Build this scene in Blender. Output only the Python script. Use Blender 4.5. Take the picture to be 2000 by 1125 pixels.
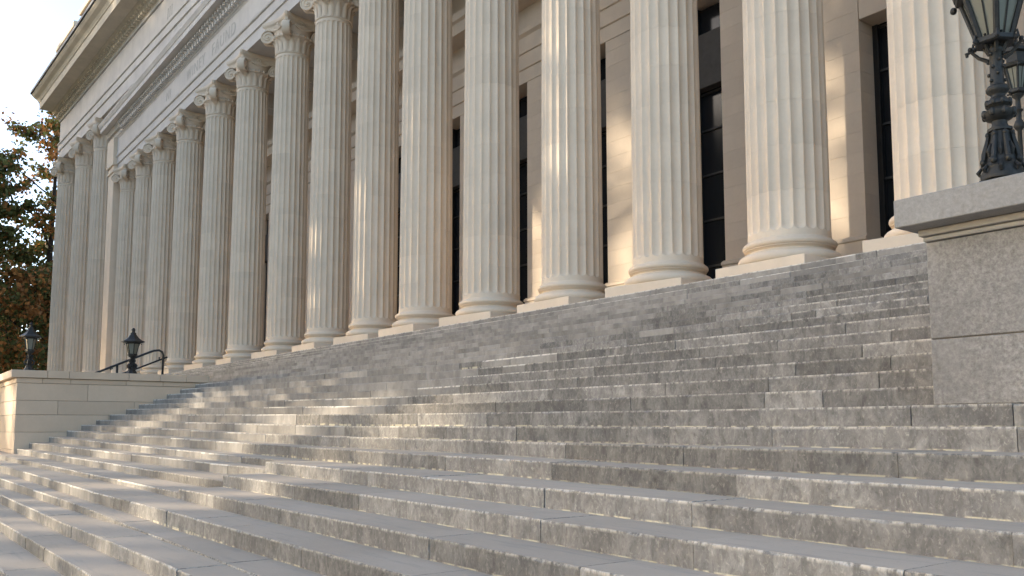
import bpy, math, random
from mathutils import Vector, Matrix
import numpy as np

random.seed(7)
rng = np.random.default_rng(11)
for o in list(bpy.data.objects):
    bpy.data.objects.remove(o, do_unlink=True)
sc = bpy.context.scene
COL = sc.collection
R = math.radians

# ------------------------------------------------------------------ camera
EYE = 1.55
PITCH, YAW = R(5.4953), R(36.2009)
cd = bpy.data.cameras.new('camera')
cam = bpy.data.objects.new('camera', cd)
COL.objects.link(cam)
fh = Vector((-math.cos(YAW), math.sin(YAW), 0))
right = Vector((math.sin(YAW), math.cos(YAW), 0))
fwd = fh * math.cos(PITCH) + Vector((0, 0, 1)) * math.sin(PITCH)
up = -fh * math.sin(PITCH) + Vector((0, 0, 1)) * math.cos(PITCH)
m = Matrix((right, up, -fwd)).transposed().to_4x4()
m.translation = Vector((0, 0, EYE))
cam.matrix_world = m
cd.sensor_fit = 'HORIZONTAL'
cd.sensor_width = 36.0
cd.lens = 36.0 * 1700 / 2000
cd.shift_y = 0.05398
cd.clip_start = 0.05
cd.clip_end = 3000
sc.camera = cam

# ------------------------------------------------------------------ light
SUN_AZ, SUN_EL = R(43.5), R(12)          # azimuth: from -X towards -Y
S = Vector((-math.cos(SUN_AZ) * math.cos(SUN_EL), -math.sin(SUN_AZ) * math.cos(SUN_EL), math.sin(SUN_EL)))
w = bpy.data.worlds.new('World')
sc.world = w
w.use_nodes = True
nt = w.node_tree
sky = nt.nodes.new('ShaderNodeTexSky')
sky.sky_type = 'NISHITA'
sky.sun_disc = False
sky.sun_elevation = SUN_EL
sky.sun_rotation = math.atan2(S.x, S.y)
sky.altitude = 0
sky.air_density = 0.7
sky.dust_density = 1.0
sky.ozone_density = 0.6
nt.links.new(sky.outputs[0], nt.nodes['Background'].inputs[0])
nt.nodes['Background'].inputs[1].default_value = 0.15
ld = bpy.data.lights.new('sun', 'SUN')
ld.energy = 2.0
ld.angle = R(0.6)
ld.color = (1.0, 0.87, 0.68)
sun = bpy.data.objects.new('sun', ld)
sun.rotation_euler = (-S).to_track_quat('-Z', 'Y').to_euler()
sun.location = S * 60
COL.objects.link(sun)
vs = sc.view_settings
vs.view_transform = 'Standard'
vs.look = 'None'
vs.gamma = 1
vs.exposure = 2.05
vs.use_curve_mapping = False

# ------------------------------------------------------------------ materials
class NT:
    def __init__(s, name):
        s.m = bpy.data.materials.new(name)
        s.m.use_nodes = True
        s.t = s.m.node_tree
        s.b = s.t.nodes['Principled BSDF']
        s.tc = None
    def n(s, typ, **kw):
        x = s.t.nodes.new(typ)
        for k, v in kw.items():
            setattr(x, k, v)
        return x
    def l(s, a, b):
        s.t.links.new(a, b)
    def coord(s, scale=(1, 1, 1), out='Object', rand=0.0):
        if s.tc is None:
            s.tc = s.n('ShaderNodeTexCoord')
        mp = s.n('ShaderNodeMapping')
        mp.inputs['Scale'].default_value = scale
        s.l(s.tc.outputs[out], mp.inputs[0])
        if rand:
            oi = s.n('ShaderNodeObjectInfo')
            mu = s.n('ShaderNodeMath', operation='MULTIPLY')
            mu.inputs[1].default_value = rand
            s.l(oi.outputs['Random'], mu.inputs[0])
            cb = s.n('ShaderNodeCombineXYZ')
            for i in range(3):
                s.l(mu.outputs[0], cb.inputs[i])
            s.l(cb.outputs[0], mp.inputs[1])
        return mp.outputs[0]
    def noise(s, scale=5, detail=4, rough=.55, vec=None, dist=0.0):
        x = s.n('ShaderNodeTexNoise')
        x.inputs['Scale'].default_value = scale
        x.inputs['Detail'].default_value = detail
        x.inputs['Roughness'].default_value = rough
        x.inputs['Distortion'].default_value = dist
        if vec is not None:
            s.l(vec, x.inputs['Vector'])
        return x.outputs['Fac']
    def ramp(s, fac, stops):
        x = s.n('ShaderNodeValToRGB')
        e = x.color_ramp.elements
        e[0].position, e[0].color = stops[0][0], (*stops[0][1], 1)
        e[1].position, e[1].color = stops[-1][0], (*stops[-1][1], 1)
        for p, c in stops[1:-1]:
            q = e.new(p)
            q.color = (*c, 1)
        s.l(fac, x.inputs[0])
        return x.outputs[0]
    def gray(s, fac, a, b):
        if a > b:
            return s.ramp(fac, [(b, (1, 1, 1)), (a, (0, 0, 0))])
        return s.ramp(fac, [(a, (0, 0, 0)), (b, (1, 1, 1))])
    def mix(s, fac, a, b, mode='MIX'):
        x = s.n('ShaderNodeMix', data_type='RGBA', blend_type=mode)
        for inp, v in ((x.inputs[0], fac), (x.inputs[6], a), (x.inputs[7], b)):
            if hasattr(v, 'default_value') or hasattr(v, 'is_linked'):
                s.l(v, inp)
            elif isinstance(v, tuple):
                inp.default_value = (*v, 1)
            else:
                inp.default_value = v
        return x.outputs[2]
    def math(s, op, a, b):
        x = s.n('ShaderNodeMath', operation=op)
        for i, v in enumerate((a, b)):
            if isinstance(v, (int, float)):
                x.inputs[i].default_value = v
            else:
                s.l(v, x.inputs[i])
        return x.outputs[0]
    def rand(s, lo, hi):
        oi = s.n('ShaderNodeObjectInfo')
        mr = s.n('ShaderNodeMapRange')
        mr.inputs[3].default_value = lo
        mr.inputs[4].default_value = hi
        s.l(oi.outputs['Random'], mr.inputs[0])
        return mr.outputs[0]
    def tint(s, col, lo, hi):
        r_ = s.rand(lo, hi)
        cb = s.n('ShaderNodeCombineColor')
        for i in range(3):
            s.l(r_, cb.inputs[i])
        return s.mix(1.0, col, cb.outputs[0], 'MULTIPLY')
    def tone(s, col, lo, hi):
        at_ = s.n('ShaderNodeAttribute', attribute_name='tone')
        mr = s.n('ShaderNodeMapRange')
        mr.inputs[3].default_value = lo
        mr.inputs[4].default_value = hi
        s.l(at_.outputs['Fac'], mr.inputs[0])
        cb = s.n('ShaderNodeCombineColor')
        for i in range(3):
            s.l(mr.outputs[0], cb.inputs[i])
        return s.mix(1.0, col, cb.outputs[0], 'MULTIPLY')
    def bump(s, h, strength=.3, dist=.01):
        x = s.n('ShaderNodeBump')
        x.inputs['Strength'].default_value = strength
        x.inputs['Distance'].default_value = dist
        s.l(h, x.inputs['Height'])
        s.l(x.outputs[0], s.b.inputs['Normal'])
    def done(s, col, rough=.8, spec=.3, metal=0):
        if isinstance(col, tuple):
            s.b.inputs['Base Color'].default_value = (*col, 1)
        else:
            s.l(col, s.b.inputs['Base Color'])
        s.b.inputs['Roughness'].default_value = rough
        s.b.inputs['Specular IOR Level'].default_value = spec
        s.b.inputs['Metallic'].default_value = metal
        return s.m

def limestone(name, c, var=.08, dark=.75, rnd=.05, bumpy=.12):
    t = NT(name)
    v = t.coord(rand=37.0)
    a = t.noise(.9, 5, .6, v)
    b = t.noise(14, 4, .6, v)
    streak = t.noise(1.0, 4, .6, t.coord((3.5, 3.5, .35), rand=21.0))
    lo = tuple(x * (1 - var * 1.6) for x in c)
    hi = tuple(min(1, x * (1 + var)) for x in c)
    col = t.ramp(a, [(.3, lo), (.7, hi)])
    col = t.mix(t.math('MULTIPLY', t.gray(streak, .52, .8), .35), col, tuple(x * dark for x in c))
    col = t.mix(t.math('MULTIPLY', t.gray(b, .35, .75), .12), col, tuple(x * .7 for x in c))
    col = t.tint(col, 1 - rnd, 1 + rnd)
    t.bump(t.math('ADD', t.noise(60, 3, .6, v), t.math('MULTIPLY', b, .5)), bumpy, .006)
    return t.done(col, .85, .25)

def step_riser():
    t = NT('weathered_riser_stone')
    v = t.coord(rand=50.0)
    big = t.noise(1.6, 5, .62, v, .3)
    streak = t.noise(1.0, 5, .68, t.coord((8, 8, 4.6), rand=31.0), .7)
    fine = t.noise(1.0, 6, .72, t.coord((42, 42, 26), rand=17.0), .8)
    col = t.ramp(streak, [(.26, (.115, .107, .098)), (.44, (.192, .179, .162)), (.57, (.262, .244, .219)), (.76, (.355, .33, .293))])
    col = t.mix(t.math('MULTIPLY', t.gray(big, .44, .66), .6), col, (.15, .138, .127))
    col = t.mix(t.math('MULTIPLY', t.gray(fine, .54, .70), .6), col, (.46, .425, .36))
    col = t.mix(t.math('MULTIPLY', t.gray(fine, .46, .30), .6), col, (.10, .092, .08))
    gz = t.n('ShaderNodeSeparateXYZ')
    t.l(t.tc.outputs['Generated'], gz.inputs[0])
    # patchy pale line at the foot of each riser, broken sunlit edge painted at the top
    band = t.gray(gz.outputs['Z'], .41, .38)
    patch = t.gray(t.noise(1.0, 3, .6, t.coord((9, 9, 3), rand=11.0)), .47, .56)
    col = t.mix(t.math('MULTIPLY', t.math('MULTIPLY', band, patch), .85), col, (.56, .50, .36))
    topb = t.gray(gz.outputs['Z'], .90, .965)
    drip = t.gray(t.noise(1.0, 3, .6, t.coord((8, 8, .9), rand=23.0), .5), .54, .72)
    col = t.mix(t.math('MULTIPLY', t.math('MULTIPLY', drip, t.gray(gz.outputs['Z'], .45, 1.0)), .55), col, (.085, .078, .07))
    glint = t.gray(t.noise(1.0, 4, .7, t.coord((24, 24, 8), rand=5.0)), .42, .58)
    col = t.mix(t.math('MULTIPLY', t.math('MULTIPLY', topb, glint), .72), col, (.58, .525, .44))
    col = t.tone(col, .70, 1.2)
    t.bump(t.math('ADD', fine, t.math('MULTIPLY', streak, .6)), .55, .012)
    return t.done(col, .92, .15)

def step_riser_far():
    t = NT('plain_riser_stone')
    v = t.coord(rand=50.0)
    big = t.noise(1.3, 4, .6, v, .2)
    mid = t.noise(1.0, 3, .55, t.coord((5, 5, 2.2), rand=31.0), .4)
    fine = t.noise(22, 4, .65, v)
    col = t.ramp(mid, [(.3, (.20, .183, .163)), (.5, (.265, .245, .218)), (.72, (.325, .30, .265))])
    col = t.mix(t.math('MULTIPLY', t.gray(big, .46, .66), .5), col, (.185, .172, .16))
    col = t.mix(t.math('MULTIPLY', t.gray(fine, .54, .7), .3), col, (.40, .37, .32))
    gz = t.n('ShaderNodeSeparateXYZ')
    t.l(t.tc.outputs['Generated'], gz.inputs[0])
    topb = t.gray(gz.outputs['Z'], .89, .94)  # bright nosing line: sunlight put into the colour of the top edge
    glint = t.gray(t.noise(1.0, 3, .6, t.coord((10, 10, 6), rand=5.0)), .36, .52)
    col = t.mix(t.math('MULTIPLY', t.math('MULTIPLY', topb, glint), .9), col, (.62, .57, .49))
    col = t.tone(col, .80, 1.14)
    t.bump(fine, .3, .008)
    return t.done(col, .92, .15)

def step_tread():
    t = NT('worn_tread_stone')
    v = t.coord(rand=0.0)
    a = t.noise(.8, 5, .6, v)
    b = t.noise(3.0, 4, .6, t.coord((.5, 3.5, 1)))
    sp = t.noise(70, 3, .6, v)
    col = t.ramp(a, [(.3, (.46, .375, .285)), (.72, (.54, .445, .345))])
    col = t.mix(t.math('MULTIPLY', t.gray(b, .55, .75), .5), col, (.31, .28, .245))
    col = t.mix(t.math('MULTIPLY', t.gray(sp, .62, .72), .45), col, (.2, .18, .155))
    col = t.tone(col, .94, 1.05)
    t.bump(sp, .08, .004)
    return t.done(col, .85, .2)

def granite(name, c, contrast=1.0):
    t = NT(name)
    v = t.coord(rand=13.0)
    a = t.noise(1.4, 6, .62, v)
    f = t.noise(34, 6, .8, v, .25)
    g = t.noise(90, 3, .6, v)
    k = contrast
    col = t.ramp(f, [(.32, tuple(x * (1 - .42 * k) for x in c)), (.5, c), (.68, tuple(x * (1 + .45 * k) for x in c))])
    col = t.mix(t.math('MULTIPLY', t.gray(a, .42, .64), .45 * k), col, tuple(x * .62 for x in c))
    col = t.mix(t.math('MULTIPLY', t.gray(g, .64, .74), .4), col, tuple(x * .4 for x in c))
    wash = t.noise(1.0, 4, .6, t.coord((2.2, 2.2, .6), rand=3.0), .5)
    col = t.mix(t.math('MULTIPLY', t.gray(wash, .5, .72), .4 * k), col, tuple(x * 1.45 for x in c))
    col = t.tint(col, .93, 1.07)
    t.bump(f, .3, .008)
    return t.done(col, .85, .25)

def plain(name, c, rough=.7, spec=.3, metal=0, var=.12, scale=6, bump=0):
    t = NT(name)
    v = t.coord()
    a = t.noise(scale, 4, .6, v)
    col = t.ramp(a, [(.3, tuple(x * (1 - var) for x in c)), (.7, tuple(min(1, x * (1 + var)) for x in c))])
    if bump:
        t.bump(t.noise(scale * 8, 3, .6, v), bump, .01)
    return t.done(col, rough, spec, metal)

def leafmat(name, c, c2):
    t = NT(name)
    v = t.coord()
    a = t.noise(.8, 3, .6, v)
    b = t.noise(7, 2, .6, v)
    col = t.ramp(t.math('ADD', t.math('MULTIPLY', a, .6), t.math('MULTIPLY', b, .4)), [(.36, c), (.64, c2)])
    m_ = t.done(col, .7, .2)
    tr = t.n('ShaderNodeBsdfTranslucent')
    t.l(col, tr.inputs[0])
    ms = t.n('ShaderNodeMixShader')
    ms.inputs[0].default_value = .25
    out = t.t.nodes['Material Output']
    t.l(t.b.outputs[0], ms.inputs[1])
    t.l(tr.outputs[0], ms.inputs[2])
    t.l(ms.outputs[0], out.inputs[0])
    return m_

M = {}
M['lime'] = limestone('pale_limestone', (.585, .53, .468))
M['shaft'] = limestone('column_limestone', (.685, .56, .425), var=.06, dark=.82, rnd=.025)
M['joint'] = plain('mortar_joint', (.30, .265, .22), .95)
M['grayjoint'] = plain('dark_joint', (.075, .068, .06), .95)
M['wall'] = limestone('warm_wall_stone', (.55, .43, .315), var=.06, dark=.85)
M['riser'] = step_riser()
M['riser_far'] = step_riser_far()
M['tread'] = step_tread()
M['granite'] = granite('mottled_grey_granite', (.245, .226, .204))
M['pier'] = limestone('porch_wall_stone', (.60, .495, .385), var=.05, dark=.88, rnd=.04)
M['cornice'] = limestone('bounce_tinted_cornice_stone', (.56, .475, .36), var=.08, dark=.7)  # warm bounce light on the soffits is put into this colour
M['cap'] = granite('pale_coping_granite', (.28, .262, .238), .45)
M['bed'] = limestone('moulding_stone', (.34, .315, .28))
M['letter'] = plain('shade_dark_letter_stone', (.44, .40, .345), .9)  # darker than the wall to stand for shade inside cut letters
M['iron'] = plain('dark_painted_iron', (.024, .023, .02), .5, .3, .0, .3, 30, .15)
M['rail'] = plain('black_pipe_paint', (.018, .018, .018), .45, .4)
M['bronze'] = plain('dark_bronze_frame', (.016, .015, .014), .5, .4)
M['spandrel'] = plain('shade_grey_spandrel_panel', (.06, .055, .05), .7, .2)  # spandrel shade is put into this dark colour
M['gutter'] = plain('dark_lead_gutter', (.05, .055, .065), .6, .4)
M['roof'] = plain('roof_slate', (.12, .12, .125), .8)
M['pave'] = limestone('pavement_stone', (.36, .34, .31))
M['grass'] = plain('lawn', (.06, .08, .03), .95)
M['bark'] = plain('dark_bark', (.05, .04, .032), .95, .1, 0, .3, 4, .5)
M['leafgreen'] = leafmat('olive_green_leaves', (.06, .068, .02), (.15, .145, .045))
M['leaforange'] = leafmat('rust_orange_leaves', (.24, .095, .03), (.40, .19, .06))
def glass_lamp():
    t = NT('frosted_lamp_glass')
    t.b.inputs['Transmission Weight'].default_value = .35
    return t.done((.21, .21, .165), .35, .3)
M['lampglass'] = glass_lamp()
def glass_win():
    t = NT('dark_window_glass')
    return t.done((.012, .013, .015), .12, .22)
M['pane'] = glass_win()

# ------------------------------------------------------------------ mesh helper
class MB:
    def __init__(s):
        s.v, s.f, s.mi, s.mats, s.tones = [], [], [], [], []
    def slot(s, mat):
        if mat not in s.mats:
            s.mats.append(mat)
        return s.mats.index(mat)
    def add(s, verts, faces, mat):
        b = len(s.v)
        k = s.slot(mat)
        s.v.extend(tuple(map(float, q)) for q in verts)
        s.f.extend(tuple(i + b for i in q) for q in faces)
        s.mi.extend([k] * len(faces))
    def box(s, x0, x1, y0, y1, z0, z1, mat, bevel=0.0):
        if bevel <= 0:
            vs_ = [(x, y, z) for z in (z0, z1) for y in (y0, y1) for x in (x0, x1)]
            s.add(vs_, [(0, 2, 3, 1), (4, 5, 7, 6), (0, 1, 5, 4), (2, 6, 7, 3), (0, 4, 6, 2), (1, 3, 7, 5)], mat)
        else:
            b = bevel
            vs_ = []
            for (sx, X) in ((1, x0), (-1, x1)):
                for (sy, Y) in ((1, y0), (-1, y1)):
                    for (sz, Z) in ((1, z0), (-1, z1)):
                        vs_ += [(X, Y + sy * b, Z + sz * b), (X + sx * b, Y, Z + sz * b), (X + sx * b, Y + sy * b, Z)]
            I = lambda i, j, k, a: ((i * 2 + j) * 2 + k) * 3 + a
            f = []
            for i in (0, 1):
                q = [I(i, 0, 0, 0), I(i, 1, 0, 0), I(i, 1, 1, 0), I(i, 0, 1, 0)]
                f.append(q[::-1] if i else q)
                q = [I(0, i, 0, 1), I(0, i, 1, 1), I(1, i, 1, 1), I(1, i, 0, 1)]
                f.append(q[::-1] if i else q)
                q = [I(0, 0, i, 2), I(1, 0, i, 2), I(1, 1, i, 2), I(0, 1, i, 2)]
                f.append(q[::-1] if i else q)
            for i in (0, 1):
                for j in (0, 1):
                    f.append((I(i, j, 0, 0), I(i, j, 1, 0), I(i, j, 1, 1), I(i, j, 0, 1)))
                    f.append((I(i, 0, j, 0), I(i, 1, j, 0), I(i, 1, j, 2), I(i, 0, j, 2)))
                    f.append((I(0, i, j, 1), I(1, i, j, 1), I(1, i, j, 2), I(0, i, j, 2)))
            for i in (0, 1):
                for j in (0, 1):
                    for k in (0, 1):
                        f.append((I(i, j, k, 0), I(i, j, k, 1), I(i, j, k, 2)))
            s.add(vs_, f, mat)
    def profile(s, prof, u0, u1, mat, vback=None):
        """prof: list of (off, z); off = projection to the front (-v). Closed via vback."""
        p = [(-o, z) for o, z in prof]
        if vback is not None:
            p = [(vback, prof[0][1])] + p + [(vback, prof[-1][1])]
        n = len(p)
        vs_ = [(u0, a, z) for a, z in p] + [(u1, a, z) for a, z in p]
        f = [(i, i + 1, i + 1 + n, i + n) for i in range(n - 1)]
        if vback is not None:
            f.append((n - 1, 0, n, 2 * n - 1))
            f.append(tuple(range(n)))
            f.append(tuple(range(2 * n - 1, n - 1, -1)))
        s.add(vs_, f, mat)
    def lathe(s, prof, mat, n=24, c=(0, 0), cap=True, squash=1.0):
        vs_, f = [], []
        for r_, z in prof:
            for i in range(n):
                a = 2 * math.pi * i / n
                vs_.append((c[0] + r_ * math.cos(a), c[1] + r_ * math.sin(a) * squash, z))
        k = len(prof)
        for j in range(k - 1):
            for i in range(n):
                i2 = (i + 1) % n
                f.append((j * n + i, j * n + i2, (j + 1) * n + i2, (j + 1) * n + i))
        if cap:
            f.append(tuple(range(n - 1, -1, -1)))
            f.append(tuple(range((k - 1) * n, k * n)))
        s.add(vs_, f, mat)
    def tube(s, pts, rad, mat, n=8, cap=True):
        pts = [Vector(p) for p in pts]
        if not hasattr(rad, '__len__'):
            rad = [rad] * len(pts)
        vs_, f = [], []
        ref = Vector((0, 0, 1))
        prev = None
        for i, p in enumerate(pts):
            t = (pts[min(i + 1, len(pts) - 1)] - pts[max(i - 1, 0)]).normalized()
            if prev is None:
                a = t.cross(ref)
                if a.length < 1e-3:
                    a = t.cross(Vector((1, 0, 0)))
            else:
                a = prev - t * prev.dot(t)
            a.normalize()
            prev = a
            b = t.cross(a)
            for k in range(n):
                q = 2 * math.pi * k / n
                vs_.append(p + (a * math.cos(q) + b * math.sin(q)) * rad[i])
        for j in range(len(pts) - 1):
            for k in range(n):
                k2 = (k + 1) % n
                f.append((j * n + k, j * n + k2, (j + 1) * n + k2, (j + 1) * n + k))
        if cap:
            f.append(tuple(range(n - 1, -1, -1)))
            f.append(tuple(range((len(pts) - 1) * n, len(pts) * n)))
        s.add(vs_, f, mat)
    def ball(s, c, r_, mat, n=8, sz=1.0):
        prof = [(max(1e-4, r_ * math.sin(math.pi * i / 6)), c[2] - r_ * sz * math.cos(math.pi * i / 6)) for i in range(7)]
        s.lathe(prof, mat, n, (c[0], c[1]), False)
    def mesh(s, name, smooth=False, angle=None):
        me = bpy.data.meshes.new(name)
        me.from_pydata(s.v, [], s.f)
        for q in s.mats:
            me.materials.append(q)
        me.polygons.foreach_set('material_index', s.mi)
        if s.tones:
            at_ = me.attributes.new('tone', 'FLOAT', 'FACE')
            at_.data.foreach_set('value', s.tones)
        if smooth:
            me.polygons.foreach_set('use_smooth', [True] * len(s.f))
            if angle:
                me.set_sharp_from_angle(angle=R(angle))
        me.update()
        return me
    def build(s, name, parent=None, smooth=False, angle=None, loc=(0, 0, 0), rz=0):
        return link(name, s.mesh(name, smooth, angle), parent, loc, rz)

def link(name, data, parent=None, loc=(0, 0, 0), rz=0):
    o = bpy.data.objects.new(name, data)
    COL.objects.link(o)
    o.location = loc
    o.rotation_euler = (0, 0, rz)
    if parent is not None:
        o.parent = parent
    return o

def tag(o, label=None, cat=None, group=None, kind=None):
    for k, v in (('label', label), ('category', cat), ('group', group), ('kind', kind)):
        if v:
            o[k] = v
    return o

def empty(name, loc=(0, 0, 0), rz=0):
    o = bpy.data.objects.new(name, None)
    COL.objects.link(o)
    o.location = loc
    o.rotation_euler = (0, 0, rz)
    return o

# ------------------------------------------------------------------ ground
g = MB()
g.add([(-900, -900, 0), (900, -900, 0), (900, 900, 0), (-900, 900, 0)], [(0, 1, 2, 3)], M['grass'])
tag(g.build('ground'), kind='structure')
g = MB()
g.add([(-70, -40, .004), (40, -40, .004), (40, 3, .004), (-70, 3, .004)], [(0, 1, 2, 3)], M['pave'])
tag(g.build('pavement'), kind='structure')

# ------------------------------------------------------------------ stairs
# every step edge is a line in plan and height: points (X, Y, z), left to right
STAIR = empty('stone_stairs', (-8, 5, 0))
tag(STAIR, 'broad flight of worn grey stone steps climbing to the columns', 'stairs')
edges = {}
def E_(k, *pts):
    edges[k] = np.array(pts, float)
E_('e7', (-40, 0.6, .18), (-9.8, 1.07, .2), (3, 1.2, .2))
E_('e6', (-40, .9, .25), (-13.3, 1.42, .32), (-7.9, 1.5, .35), (3, 1.62, .36))
E_('e5', (-40, 1.3, .38), (-16.6, 1.75, .45), (-11.2, 1.82, .465), (-7.5, 1.9, .485), (3, 2.05, .50))
E_('e4', (-40, 1.65, .55), (-18.9, 1.98, .60), (-12.1, 2.19, .555), (-9.6, 2.29, .495), (-6.2, 2.27, .5), (3, 2.4, .508))
E_('m6', (-45, 1.9, .86), (-21.4, 2.24, .75), (-12.5, 2.40, .70), (-10.3, 2.56, .665), (-6.2, 2.66, .65), (6, 2.85, .65))
E_('l51', (-45, 2.1, 1.0), (-25, 2.5, .88), (-11.06, 3.08, .755))
E_('m5', (-11.05, 3.06, .80), (8, 3.2, .80))
E_('l20', (-25.02, 2.96, 1.01), (-11.09, 3.62, .87))
E_('m4', (-11.08, 3.6, .95), (-2, 3.53, .95), (8, 3.5, .95))
E_('l95', (-25.02, 3.22, 1.16), (-11.14, 4.19, 1.0))
E_('m3', (-11.15, 4.17, 1.10), (-2.7, 4.0, 1.10), (8, 3.9, 1.10))
E_('l75', (-25.02, 3.66, 1.31), (-11.28, 4.48, 1.10))
E_('m2', (-25.02, 4.06, 1.46), (-12, 4.86, 1.275), (-6.5, 4.76, 1.25), (-3, 4.45, 1.25), (8, 4.3, 1.25))
E_('m1', (-25.02, 4.40, 1.61), (-12.7, 5.22, 1.425), (-7.7, 5.38, 1.40), (-3.4, 4.95, 1.40), (8, 4.75, 1.40))
zl = [(4.75, 1.74), (5.07, 1.88), (5.48, 2.03), (5.79, 2.16), (6.16, 2.30), (6.51, 2.45), (6.86, 2.6), (7.27, 2.75)]
Yr = [5.5, 5.86, 6.24, 6.56, 6.88, 7.22, 7.55, 7.86, 8.28, 8.7, 9.12, 9.52, 9.92, 10.3, 10.72, 11.05, 11.36, 11.6]
Ym = {3: 6.3, 2: 5.95, 1: 5.6, 0: 5.4}
for k in range(0, 18):
    zr = EYE + .15 * k
    xr = 8 if k <= 1 else -3.165
    if k < 8:
        Y, z = zl[k]
        mid = (-12.0, Yr[k] - .1, zr + .012 * max(0, 4 - k)) if k > 0 else (-12.0, 5.45, 1.565)
        E_(k, (-25.02, Y, z), mid, (-5, Yr[k], zr), (8, Yr[k] + .05, zr))
    else:
        YL = 6.75 + (k - 7) * .45
        E_(k, (-90, YL - .8, zr + .12 * (17 - k) / 10), (-41, YL, zr + .10 * (17 - k) / 10), (-16, Yr[k] - .04, zr), (-5, Yr[k], zr), (8, Yr[k] + .05, zr))
seq_right = ['e7', 'e6', 'e5', 'e4', 'm6', 'm5', 'm4', 'm3', 'm2', 'm1'] + list(range(18))
xr_ = {'e7': 3, 'e6': 3, 'e5': 3, 'e4': 3, 'm6': 5, 'm5': 6, 'm4': 6, 'm3': 6, 'm2': 6, 'm1': 6, 0: 6, 1: 6}
def at(k, x):
    e = edges[k]
    return float(np.interp(x, e[:, 0], e[:, 1])), float(np.interp(x, e[:, 0], e[:, 2]))

stone_count = 0
def stone(k, xa, xb, back, parent, seg, near, mb=None):
    """one step stone from xa to xb: chipped arris, rough riser, worn tread"""
    n = max(1, int(round((xb - xa) / seg)))
    fr_ = [i / n for i in range(n + 1)]
    for q in edges[k][:, 0]:
        if xa + .05 < q < xb - .05:
            fr_.append((float(q) - xa) / (xb - xa))
    fr_ = sorted(fr_)
    n = len(fr_) - 1
    H = .235
    own = mb is None
    if own:
        mb = MB()
    vs_ = []
    jz = random.uniform(-.0025, .0025)
    jy = random.uniform(-.004, .004)
    for i in range(n + 1):
        x = xa + (xb - xa) * fr_[i]
        y, z = at(k, x)
        y += jy
        z += jz
        b = random.uniform(.003, .007) if near else .005
        if near and random.random() < .13:
            b = random.uniform(.009, .018)
        w_ = random.uniform(-.003, .003) if near else 0
        if i in (0, n):
            b += .004
        by = back(x)
        vs_ += [(x, y + .002, z - H), (x, y + w_, z - b * 1.3), (x, y + b * .9 + w_, z), (x, by, z), (x, by, z - H)]
    fr, ft = [], []
    for i in range(n):
        a, c = i * 5, (i + 1) * 5
        fr += [(a, c, c + 1, a + 1), (a + 1, c + 1, c + 2, a + 2)]
        ft += [(a + 2, c + 2, c + 3, a + 3)]
        fr += [(a + 3, c + 3, c + 4, a + 4)]
    fr += [(4, 3, 2, 1, 0), tuple(n * 5 + q for q in (0, 1, 2, 3, 4))]
    b0 = len(mb.v)
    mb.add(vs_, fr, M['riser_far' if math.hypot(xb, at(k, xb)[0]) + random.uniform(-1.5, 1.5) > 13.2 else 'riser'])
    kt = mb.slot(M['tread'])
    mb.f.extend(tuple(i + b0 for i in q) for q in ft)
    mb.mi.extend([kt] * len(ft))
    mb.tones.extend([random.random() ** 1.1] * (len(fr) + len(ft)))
    if own:
        mb.build('stone_block', parent)

def core(k, xa, xb, back, n=14):
    xs_ = sorted(set([xa, xb] + [xa + (xb - xa) * i / 24 for i in range(25)] + [float(q) for q in edges[k][:, 0] if xa < q < xb]))
    n = len(xs_) - 1
    """mortar bed behind and between the stones of one step"""
    mb = MB()
    vs_ = []
    for i in range(n + 1):
        x = xs_[i]
        y, z = at(k, x)
        vs_ += [(x, y + .022, z - .20), (x, y + .022, z - .012), (x, back(x) - .01, z - .012)]
    f = []
    for i in range(n):
        a, c = i * 3, i * 3 + 3
        f += [(a, c, c + 1, a + 1), (a + 1, c + 1, c + 2, a + 2)]
    mb.add(vs_, f, M['grayjoint'])
    return mb.build('step', STAIR, loc=(8, -5, 0))

def run_step(k, xa, xb, back, lo, hi, nearlim, single=True):
    """lay stones between xa and xb; stones left of nearlim go into one mass"""
    st = core(k, xa, xb, back)
    x = xb
    far = MB()
    nf = 0
    while x > xa + .02:
        ln = random.uniform(lo, hi) * (1.0 if random.random() < .8 else .55)
        x0 = max(xa, x - ln)
        if x0 - xa < .45:
            x0 = xa
        near = x > -14
        if single and x > nearlim:
            stone(k, x0 + .003, x - .003, back, st, .085 if x > -9 else (.16 if near else .6), near)
            global stone_count
            stone_count += 1
        else:
            stone(k, x0 + .003, x - .003, back, st, .8, False, far)
            nf += 1
        x = x0
    if nf:
        tag(far.build('distant_stone_course', st), kind='stuff')

def back_of(nxt, extra=.10):
    return lambda x: at(nxt, x)[0] + extra
seqL = ['e7', 'e6', 'e5', 'e4', 'm6', 'l51', 'l20', 'l95', 'l75', 'm2']
for a, b in zip(['e7', 'e6', 'e5', 'e4'], ['e6', 'e5', 'e4', 'm6']):
    run_step(a, -40 if a != 'e7' else -30, 3, back_of(b, .12), .9, 1.9, -15)
run_step('m6', -40, 6, (lambda x: max(at('l51', x)[0], at('m5', x)[0]) + .12), .9, 1.9, -18)
run_step('l51', -40, -11.055, (lambda x: at('l20', x)[0] + .14), .9, 1.7, -19)
run_step('l20', -25.02, -11.085, back_of('l95', .3), .9, 1.7, -21)
run_step('l95', -25.02, -11.155, back_of('l75', .3), .9, 1.7, -21)
run_step('l75', -25.02, -11.28, back_of('m2', .14), .9, 1.7, -21)
run_step('m5', -11.05, 7, back_of('m4', .45), 1.0, 2.3, -30)
run_step('m4', -11.08, 7, back_of('m3', .45), 1.0, 2.3, -30)
run_step('m3', -11.15, 7, back_of('m2', .14), 1.0, 2.3, -30)
run_step('m2', -25.02, 7, back_of('m1', .12), 1.0, 2.2, -20)
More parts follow.
